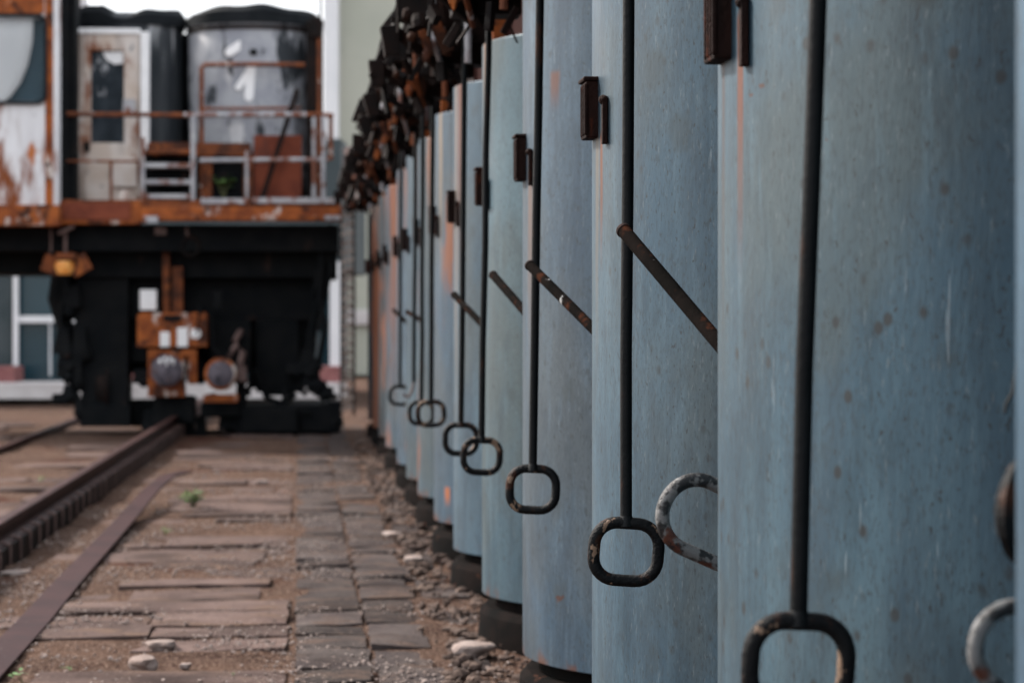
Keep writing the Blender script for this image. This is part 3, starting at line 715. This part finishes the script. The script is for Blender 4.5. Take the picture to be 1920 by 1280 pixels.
part('cab_sill', M['rust_orange'], lambda b: mbox(b, -320, 110, 384, 422, -.42, 2.3))
# dark door post
part('door_post', M['black'], lambda b: (mbox(b, 111, 141, -30, 378, .05, .5), mbox(b, 108, 122, -60, 378, -.1, .1)))
# tanks
def tank(uc, rpx, v0, v1, ly, mat, name):
    c = L(uc, v1, ly); t = L(uc, v0, ly); r = rpx*(YM+ly)/F
    b = MB(); b.lathe([(r, c.z), (r, t.z), (r*.985, t.z+.05), (r*.6, t.z+.12)], 56, Matrix.Translation((c.x, ly, 0)))
    return b.build(name, mat, mach, True), c.x, r, t.z
tk1, x1_, r1_, z1_ = tank(240, 102, 52, 372, 1.1, M['tank_dark'], 'tank')
tk2, x2_, r2_, z2_ = tank(478, 124, 52, 372, 1.0, M['tank_pale'], 'tank')
tk1['label'] = 'dark streaked tank behind the door'; tk2['label'] = 'pale patched tank bearing the number 1'
def tarp(cx, ly, r, z, parent, f, lift):
    n = 64; b = MB(); rows = []
    for i in range(n):
        a_ = 2*PI*i/n; x = math.cos(a_); y_ = math.sin(a_); h = f(x)
        rows.append([b.bm.verts.new((cx+x*(r+.025), ly+y_*(r+.025), z-.03)), b.bm.verts.new((cx+x*(r+.03), ly+y_*(r+.03), z+h*.6)), b.bm.verts.new((cx+x*r*.96, ly+y_*r*.96, z+h)), b.bm.verts.new((cx+x*r*.4, ly+y_*r*.4, z+h+lift))])
    for i in range(n):
        A, B = rows[i], rows[(i+1) % n]
        for j_ in range(3): b.bm.faces.new((A[j_], B[j_], B[j_+1], A[j_+1]))
    b.bm.faces.new([q[3] for q in rows])
    return b.build('tarpaulin', M['black_tar'], parent, True)
tarp(x1_, 1.1, r1_, z1_, tk1, lambda x: .16-.13*math.exp(-((x-.02)/.32)**2)+.05*math.exp(-((x+.35)/.12)**2)+.02*math.sin(x*7), -.04)
tarp(x2_, 1.0, r2_, z2_, tk2, lambda x: .13+.03*math.cos(x*2.2)+.012*math.sin(x*9), .03)
part('dark_gap_panel', M['black'], lambda b: mbox(b, 300, 372, 64, 376, 1.25, 1.3))  # black panel added to shut out light between the tanks
# painted number and marks on the pale tank
yf = 1.0-r2_
def mark(b, pts, rpx):
    for (p_, q_) in zip(pts, pts[1:]):
        A, B = L(p_[0], p_[1], yf), L(q_[0], q_[1], yf)
        dd = yf-.012+max(0, (1-math.sqrt(max(.1, 1-(((A.x+B.x)/2-x2_)/r2_)**2)))*r2_)
        b.prism(capsule((A.x, A.z), (B.x, B.z), rpx*(YM+yf)/F), dd, dd+.03)
part('painted_number', M['white_paint'], lambda b: (mark(b, [(447, 164), (466, 136)], 6), mark(b, [(471, 129), (467, 182)], 8.5)), tk2, bevel=.002)
part('paint_smudge', M['white_paint'], lambda b: mark(b, [(430, 98), (450, 84)], 8), tk2, bevel=.002)
part('hole_mark', M['black'], lambda b: mark(b, [(474, 98), (477, 98)], 6), tk2, bevel=.002)  # black disc standing in for a small dark hole
part('tank_band', M['rust_dark'], lambda b: (b.lathe([(r2_+.004, z2_-.09), (r2_+.02, z2_-.09), (r2_+.02, z2_-.05), (r2_+.004, z2_-.05)], 56, Matrix.Translation((x2_, 1.0, 0)))), tk2, True, 0)
# cream door
def door_(b):
    mbox(b, 143, 170, 64, 376, .35, .42); mbox(b, 232, 262, 64, 376, .35, .42); mbox(b, 170, 232, 64, 95, .35, .42); mbox(b, 170, 232, 268, 376, .35, .42)
dr = part('door', M['door'], door_)
part('door_window', M['mottled_glass'], lambda b: mbox(b, 168, 234, 93, 270, .395, .405), dr, bevel=0)
part('reflection_patch', M['white_paint'], lambda b: b.prism([(L(u, v, .38).x, L(u, v, .38).z) for u, v in [(192, 98), (231, 97), (231, 119), (214, 121), (200, 113)]], .378, .39), dr, bevel=0)  # white patch put in for a reflection on the door glass
part('lock', M['silver_pipe'], lambda b: mbox(b, 230, 254, 186, 212, .30, .35), dr)
part('hinge', M['black'], lambda b: mbox(b, 157, 167, 266, 284, .31, .35), dr)
part('door_frame', M['white_paint'], lambda b: (mbox(b, 263, 279, 60, 376, .3, .42), mbox(b, 143, 262, 54, 63, .33, .42)))
part('door_skirt', M['door'], lambda b: mbox(b, 210, 256, 296, 350, .30, .345))
part('round_lamp', M['door'], lambda b: b.lathe([(0, -.02), (.055, -.015), (.06, .02), (0, .03)], 20, Matrix.Translation(L(234, 368, .05)) @ Matrix.Rotation(PI/2, 4, 'X')), None, True, 0)
# rusty end post, mast
part('end_post', M['rust_dark'], lambda b: (mbox(b, 575, 606, 40, 378, .3, .6), mbox(b, 583, 604, 34, 70, .25, .65), mbox(b, 588, 592, 26, 60, .6, .64), mbox(b, 598, 602, 28, 60, .6, .64)))
part('post_edge', M['rust_pipe'], lambda b: mbox(b, 595, 602, 72, 376, .27, .3))
part('mast', M['rust_dark'], lambda b: mtube(b, [(601, 60, .7), (601, -160, .7)], .015))
part('diagonal_brace', M['rust_dark'], lambda b: b.bar(L(558, 168, .1), L(492, 372, .1), .05, .05))
part('rear_panel', M['rust_red'], lambda b: mbox(b, 476, 566, 254, 374, .20, .24))
part('low_beam', M['rust'], lambda b: (mbox(b, 276, 470, 268, 292, .14, .24), mbox(b, 380, 398, 292, 374, .16, .24), mbox(b, 456, 474, 292, 374, .15, .24)))
part('recess', M['black'], lambda b: mbox(b, 270, 474, 286, 378, .25, .28))
# deck and beams
part('deck', M['rust'], lambda b: mbox(b, 106, 640, 376, 390, -.12, 2.6))
part('front_beam', M['rust_orange'], lambda b: (mbox(b, 110, 264, 380, 420, -.20, -.06), mbox(b, 264, 640, 388, 414, -.24, -.06), mbox(b, 264, 640, 405, 413, -.30, -.235)))
part('beam_plate', M['rust_red'], lambda b: mbox(b, 116, 244, 380, 412, -.215, -.195))
for q_ in ((376, 466, 372, 382, -.15, -.12), (474, 632, 371, 381, -.15, -.12), (608, 638, 404, 412, -.315, -.30), (268, 296, 405, 418, -.33, -.30)):
    part('edge_strip', M['silver_pipe'], lambda b: mbox(b, *q_), bevel=.003)
# railing
part('handrail', M['rust_pipe'], lambda b: mtube(b, [(108, 214, 0), (240, 215, 0), (345, 216, 0)], .024), None, True, 0)
part('handrail', M['silver_pipe'], lambda b: mtube(b, [(345, 216, 0), (480, 216, 0), (575, 215, 0)], .026), None, True, 0)
part('handrail', M['rust_pipe'], lambda b: mtube(b, [(575, 215, 0), (600, 215, 0), (626, 217, 0)], .024), None, True, 0)
part('middle_rail', M['rust_pipe'], lambda b: mtube(b, [(116, 302, 0), (260, 303, 0)], .014), None, True, 0)
part('middle_rail', M['silver_pipe'], lambda b: mtube(b, [(374, 301, 0), (460, 300, 0), (618, 299, 0)], .022), None, True, 0)
for (u, v0, v1, m_, r_) in ((362, 216, 380, 'silver_pipe', .026), (268, 258, 416, 'silver_pipe', .02), (589, 220, 384, 'silver_pipe', .02), (607, 218, 384, 'silver_pipe', .022), (621, 220, 300, 'rust_pipe', .022), (463, 284, 382, 'silver_pipe', .016), (208, 304, 376, 'rust_pipe', .016)):
    part('railing_post', M[m_], lambda b: mtube(b, [(u, v0, -.02), (u, (v0+v1)/2, -.02), (u, v1, -.02)], r_), None, True, 0)
part('inner_frame', M['rust_pipe'], lambda b: (mtube(b, [(378, 378, .2), (378, 128, .2), (384, 122, .2), (470, 121, .2), (572, 122, .2)], .024), mtube(b, [(380, 204, .2), (565, 203, .2)], .016)), None, True, 0)
for v in (284, 310, 341, 368):
    part('step', M['silver_pipe'] if v != 284 else M['rust'], lambda b: mbox(b, 272, 360, v-4, v+4, -.02, .22))
part('wall_lamp', M['white_paint'], lambda b: b.blob(L(613, 257, .1), .035, .035, .06, 2, .15), None, True, 0)
# weed growing on the deck
q = weed(420, 372, 46, 12, 'green weed growing on the deck of the machine behind the railing', 12, YM+.25, 'weeds growing between the stones', 1)
# under body: black hoppers, frames, legs
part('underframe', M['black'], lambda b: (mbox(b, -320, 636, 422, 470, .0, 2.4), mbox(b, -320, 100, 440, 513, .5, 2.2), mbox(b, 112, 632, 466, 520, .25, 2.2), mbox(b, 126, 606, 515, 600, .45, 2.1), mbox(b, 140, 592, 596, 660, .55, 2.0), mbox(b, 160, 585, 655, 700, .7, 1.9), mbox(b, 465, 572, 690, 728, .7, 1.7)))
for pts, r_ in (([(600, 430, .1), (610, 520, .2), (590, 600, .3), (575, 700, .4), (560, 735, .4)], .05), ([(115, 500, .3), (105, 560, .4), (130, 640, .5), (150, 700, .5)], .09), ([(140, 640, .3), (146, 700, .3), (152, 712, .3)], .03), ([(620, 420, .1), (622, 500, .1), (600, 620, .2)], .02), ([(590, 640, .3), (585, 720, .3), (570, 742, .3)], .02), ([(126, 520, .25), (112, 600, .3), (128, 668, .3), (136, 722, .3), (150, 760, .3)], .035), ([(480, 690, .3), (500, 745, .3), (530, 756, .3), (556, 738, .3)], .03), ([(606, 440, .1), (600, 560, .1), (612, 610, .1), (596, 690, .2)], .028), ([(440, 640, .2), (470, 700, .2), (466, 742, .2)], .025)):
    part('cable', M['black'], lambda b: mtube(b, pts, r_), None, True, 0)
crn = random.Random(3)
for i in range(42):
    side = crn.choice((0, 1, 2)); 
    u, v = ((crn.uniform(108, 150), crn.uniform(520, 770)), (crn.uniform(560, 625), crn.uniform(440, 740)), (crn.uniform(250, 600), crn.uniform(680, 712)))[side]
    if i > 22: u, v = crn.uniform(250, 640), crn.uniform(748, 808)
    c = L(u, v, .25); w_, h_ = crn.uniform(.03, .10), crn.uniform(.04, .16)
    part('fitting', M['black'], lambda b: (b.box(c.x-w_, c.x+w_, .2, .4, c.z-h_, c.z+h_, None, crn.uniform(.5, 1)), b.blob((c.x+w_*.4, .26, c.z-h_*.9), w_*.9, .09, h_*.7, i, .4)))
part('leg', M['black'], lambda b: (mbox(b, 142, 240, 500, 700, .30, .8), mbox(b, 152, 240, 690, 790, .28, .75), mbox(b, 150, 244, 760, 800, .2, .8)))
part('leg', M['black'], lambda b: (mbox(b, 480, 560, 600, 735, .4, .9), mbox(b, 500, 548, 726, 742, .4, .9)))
def wheel(u, name='wheel'):
    c = L(u, 742, .55)
    b = MB(); b.lathe([(.08, -.07), (.26, -.07), (.30, -.05), (.30, .03), (.33, .04), (.33, .06), (.08, .07)], 36, Matrix.Translation((c.x, .55, .16+.30)) @ Matrix.Rotation(PI/2, 4, 'Y'))
    b.build(name, M['rust_dark'], mach, True)
wheel(333); wheel(196)
for q_ in ((288, 366, 742, 796, .1, .4), (376, 452, 754, 782, .1, .5), (452, 560, 764, 813, .1, 1.6), (540, 640, 758, 812, .2, 1.6), (244, 300, 752, 800, .5, 1.2), (244, 284, 640, 680, .4, .8)):  # axle frames; the low black boxes also stand in for the ground shadow
    part('axle_frame_shadow', M['black'], lambda b: mbox(b, *q_), bevel=.03)
part('rear_tank', M['black'], lambda b: mbox(b, 395, 470, 600, 690, .25, .7))
part('column', M['rust'], lambda b: (mbox(b, 305, 318, 430, 592, .15, .25), mbox(b, 322, 343, 500, 592, .18, .26)))
part('rust_box', M['rust_orange'], lambda b: (mbox(b, 257, 388, 590, 650, -.05, .35), mbox(b, 262, 386, 586, 592, -.02, .3)))
part('slot', M['black'], lambda b: mbox(b, 306, 340, 591, 602, -.065, -.045))
part('painted_patch', M['white_paint'], lambda b: (mbox(b, 332, 352, 614, 650, -.058, -.045), mbox(b, 300, 318, 622, 650, -.056, -.045)))
part('round_cap', M['white_paint'], lambda b: b.lathe([(0, -.04), (.05, -.035), (.052, .01), (0, .02)], 20, Matrix.Translation(L(367, 625, -.06)) @ Matrix.Rotation(PI/2, 4, 'X')), None, True, 0)
part('bracket', M['black'], lambda b: (mtube(b, [(374, 575, -.08), (372, 600, -.09), (368, 622, -.1)], .012), mtube(b, [(395, 590, -.0), (400, 650, -.05), (420, 672, -.05), (432, 655, -.05)], .014)))
part('buffer_plate', M['rust_orange'], lambda b: (mbox(b, 277, 346, 655, 744, -.02, .2), mbox(b, 352, 369, 662, 720, -.02, .2), mbox(b, 277, 369, 655, 668, -.03, .2)))
def buffer(u, v, r, rim, face, name='buffer'):
    c = L(u, v, -.2); k = (YM-.2)/F*r
    Mx = Matrix.Translation(c) @ Matrix.Rotation(PI/2, 4, 'X')
    o = part(name, M[rim], lambda b: b.lathe([(k*.45, -.4), (k*.45, -.06), (k*1.0, -.05), (k*1.04, -.01), (k*.98, .02), (k*.8, .035)], 36, Mx), None, True, 0)
    part('buffer_face', M[face], lambda b: b.lathe([(k*.86, .02), (k*.8, .04), (k*.5, .058), (0, .066)], 36, Mx), o, True, 0)
    return o, c, k
o, c, k_ = buffer(313, 695, 29, 'buffer', 'buffer')
part('paint_blot', M['white_paint'], lambda b: [b.blob((c.x+k_*dx, c.y-.05, c.z+k_*dz), k_*.2, .012, k_*.2, 3, .2) for dx, dz in ((-.42, .62), (-.1, .74), (.22, .72), (-.02, .5), (.42, .58))], o, True, 0)
o2, c2, k2_ = buffer(414, 701, 30, 'rust_orange', 'buffer')
o['label'] = 'mottled grey buffer with white paint blots at its top'; o2['label'] = 'buffer with orange rusty rim'
part('coupling', M['rail_side'], lambda b: (mtube(b, [(428, 668, .0), (446, 645, .0), (456, 660, .0), (450, 685, .0)], .035), mbox(b, 446, 462, 686, 715, -.02, .1), mtube(b, [(440, 640, .1), (452, 620, .2)], .03)), None, True, 0)
part('striped_bar', M['rust_orange'], lambda b: mbox(b, 382, 447, 739, 754, -.12, -.04))
part('control_box', M['white_paint'], lambda b: mbox(b, 262, 293, 543, 581, .05, .2), label='whitish control box')
part('control_box', M['black'], lambda b: mbox(b, 400, 416, 546, 577, .1, .2), label='small dark control box')
part('ring_hook', M['rust_dark'], lambda b: b.tube([L(358+16*math.cos(t_*PI/8), 462+18*math.sin(t_*PI/8), .0) for t_ in range(16)], .02, 8, closed=True), None, True, 0)
part('hook_rod', M['rail_side'], lambda b: (mtube(b, [(350, 426, .0), (352, 446, .0)], .015), mbox(b, 290, 312, 425, 440, -.05, .1)))
lm = part('lamp', M['lamp'], lambda b: b.lathe([(0, -.075), (.07, -.07), (.098, 0), (.09, .06), (0, .07)], 24, Matrix.Translation(L(121, 501, -.1))), None, True, 0)
part('lamp_hood', M['rust'], lambda b: (mbox(b, 104, 141, 474, 486, -.2, .1), b.bar(L(104, 482, -.1), L(92, 512, -.1), .02, .2), b.bar(L(141, 482, -.1), L(157, 512, -.1), .02, .2)), lm)
part('lamp_bracket', M['rail_side'], lambda b: (mtube(b, [(95, 422, -.1), (95, 476, -.1)], .012), mtube(b, [(122, 430, -.1), (122, 476, -.1)], .02), mtube(b, [(108, 438, -.15), (140, 424, -.15)], .02)), lm)
tag(mach, 'big rusty works machine on the rails with cab, two tanks, railed deck and black underside', 'rail machine')

# ---------------------------------------------------------------- buildings behind
YB = 34.0
def B(u, v, y=YB): return P(u, v, y)
bl = empty('workshop_building', (B(330, 750).x, YB, 0)); OX = bl.location.x
def bbox(b, u0, u1, v0, v1, y0, y1):
    a_, c_ = B(u0, v1, y0), B(u1, v0, y0); b.box(a_.x-OX, c_.x-OX, y0-YB, y1-YB, max(a_.z, 0), c_.z)
def bpart(name, mat, fn, bevel=.01, label=None):
    b = MB(); fn(b); o = b.build(name, mat, bl, False, bevel)
    if label: o['label'] = label
bpart('wall', M['facade'], lambda b: (bbox(b, -500, 22, 260, 722, 34.3, 40), bbox(b, 22, 640, 260, 505, 34.3, 40), bbox(b, 150, 600, 505, 722, 34.3, 40)))
bpart('window', M['glass'], lambda b: bbox(b, 22, 150, 505, 716, 34.42, 34.46), 0)
bpart('window', M['glass'], lambda b: bbox(b, 600, 640, 505, 716, 34.42, 34.46), 0)
bpart('window_frame', M['white_wall'], lambda b: (bbox(b, 24, 33, 512, 712, 34.2, 34.3), bbox(b, 33, 150, 592, 605, 34.25, 34.35), bbox(b, 92, 95, 605, 705, 34.28, 34.36)))
bpart('column', M['white_wall'], lambda b: bbox(b, 618, 636, 490, 700, 34.0, 34.25))
bpart('base', M['concrete'], lambda b: bbox(b, -500, 640, 718, 748, 33.2, 34.3))
for (u0, u1) in ((-160, 27), (238, 288), (575, 636)):
    bpart('sill_block', M['pink_block'], lambda b: bbox(b, u0, u1, 687, 722, 33.5, 34.15), .02)
tag(bl, 'low dark workshop with glazed bays and pink sill blocks behind the machine', 'building')
tw = empty('tower_building', (0, 48, 0)); 
a_, c_ = P(634, 590, 48), P(1200, 590, 48); q_ = P(606, 590, 47.6); q2 = P(634, 590, 47.6)
b = MB(); b.box(a_.x, c_.x, 0, 9, 0, 14); b.build('wall', M['green_wall'], tw, bevel=.02)
b = MB(); b.box(q_.x, q2.x, -.4, .6, 0, 14); b.build('corner_pillar', M['white_wall'], tw, bevel=.02)
b = MB(); b.box(a_.x, c_.x, -.12, 0, 1.0, 1.3); b.build('plinth_band', M['concrete'], tw, bevel=.02)
tag(tw, 'tall pale green rendered building rising behind the machine', 'building')
# lattice mast between machine and drums
ym = 29.0; c_ = P(652, 590, ym); root = empty('lattice_mast', (c_.x, ym, 0)); hw = .075
b = MB()
for sx in (-1, 1):
    for sy in (-1, 1): b.bar((sx*hw, sy*hw, 0), (sx*hw, sy*hw, 2.45), .025, .025)
b.build('upright', M['rust_dark'], root)
b = MB()
for i in range(22):
    z = .06+i*.11; b.bar((-hw, -hw, z), (hw, -hw, z+.05), .03, .03)
    if i < 21: b.bar((hw, -hw, z+.05), (-hw, -hw, z+.11), .012, .012)
b.build('lacing', M['lattice'], root)
b = MB()
for i in range(22):
    z = .06+i*.11; b.bar((-hw, hw, z+.05), (hw, hw, z), .03, .03)
    if i < 21: b.bar((hw, hw, z), (-hw, hw, z+.16), .012, .012)
b.build('lacing', M['lattice'], root)
b = MB(); b.box(-.14, .14, -.14, .14, 2.45, 2.50); b.box(-.05, .05, -.05, .05, 2.5, 3.1); b.blob((0.05, -.05, 3.12), .09, .08, .1, 2, .4); b.build('cap', M['rail_side'], root)
tag(root, 'slim rusty lattice mast between the machine and the far drums', 'mast')
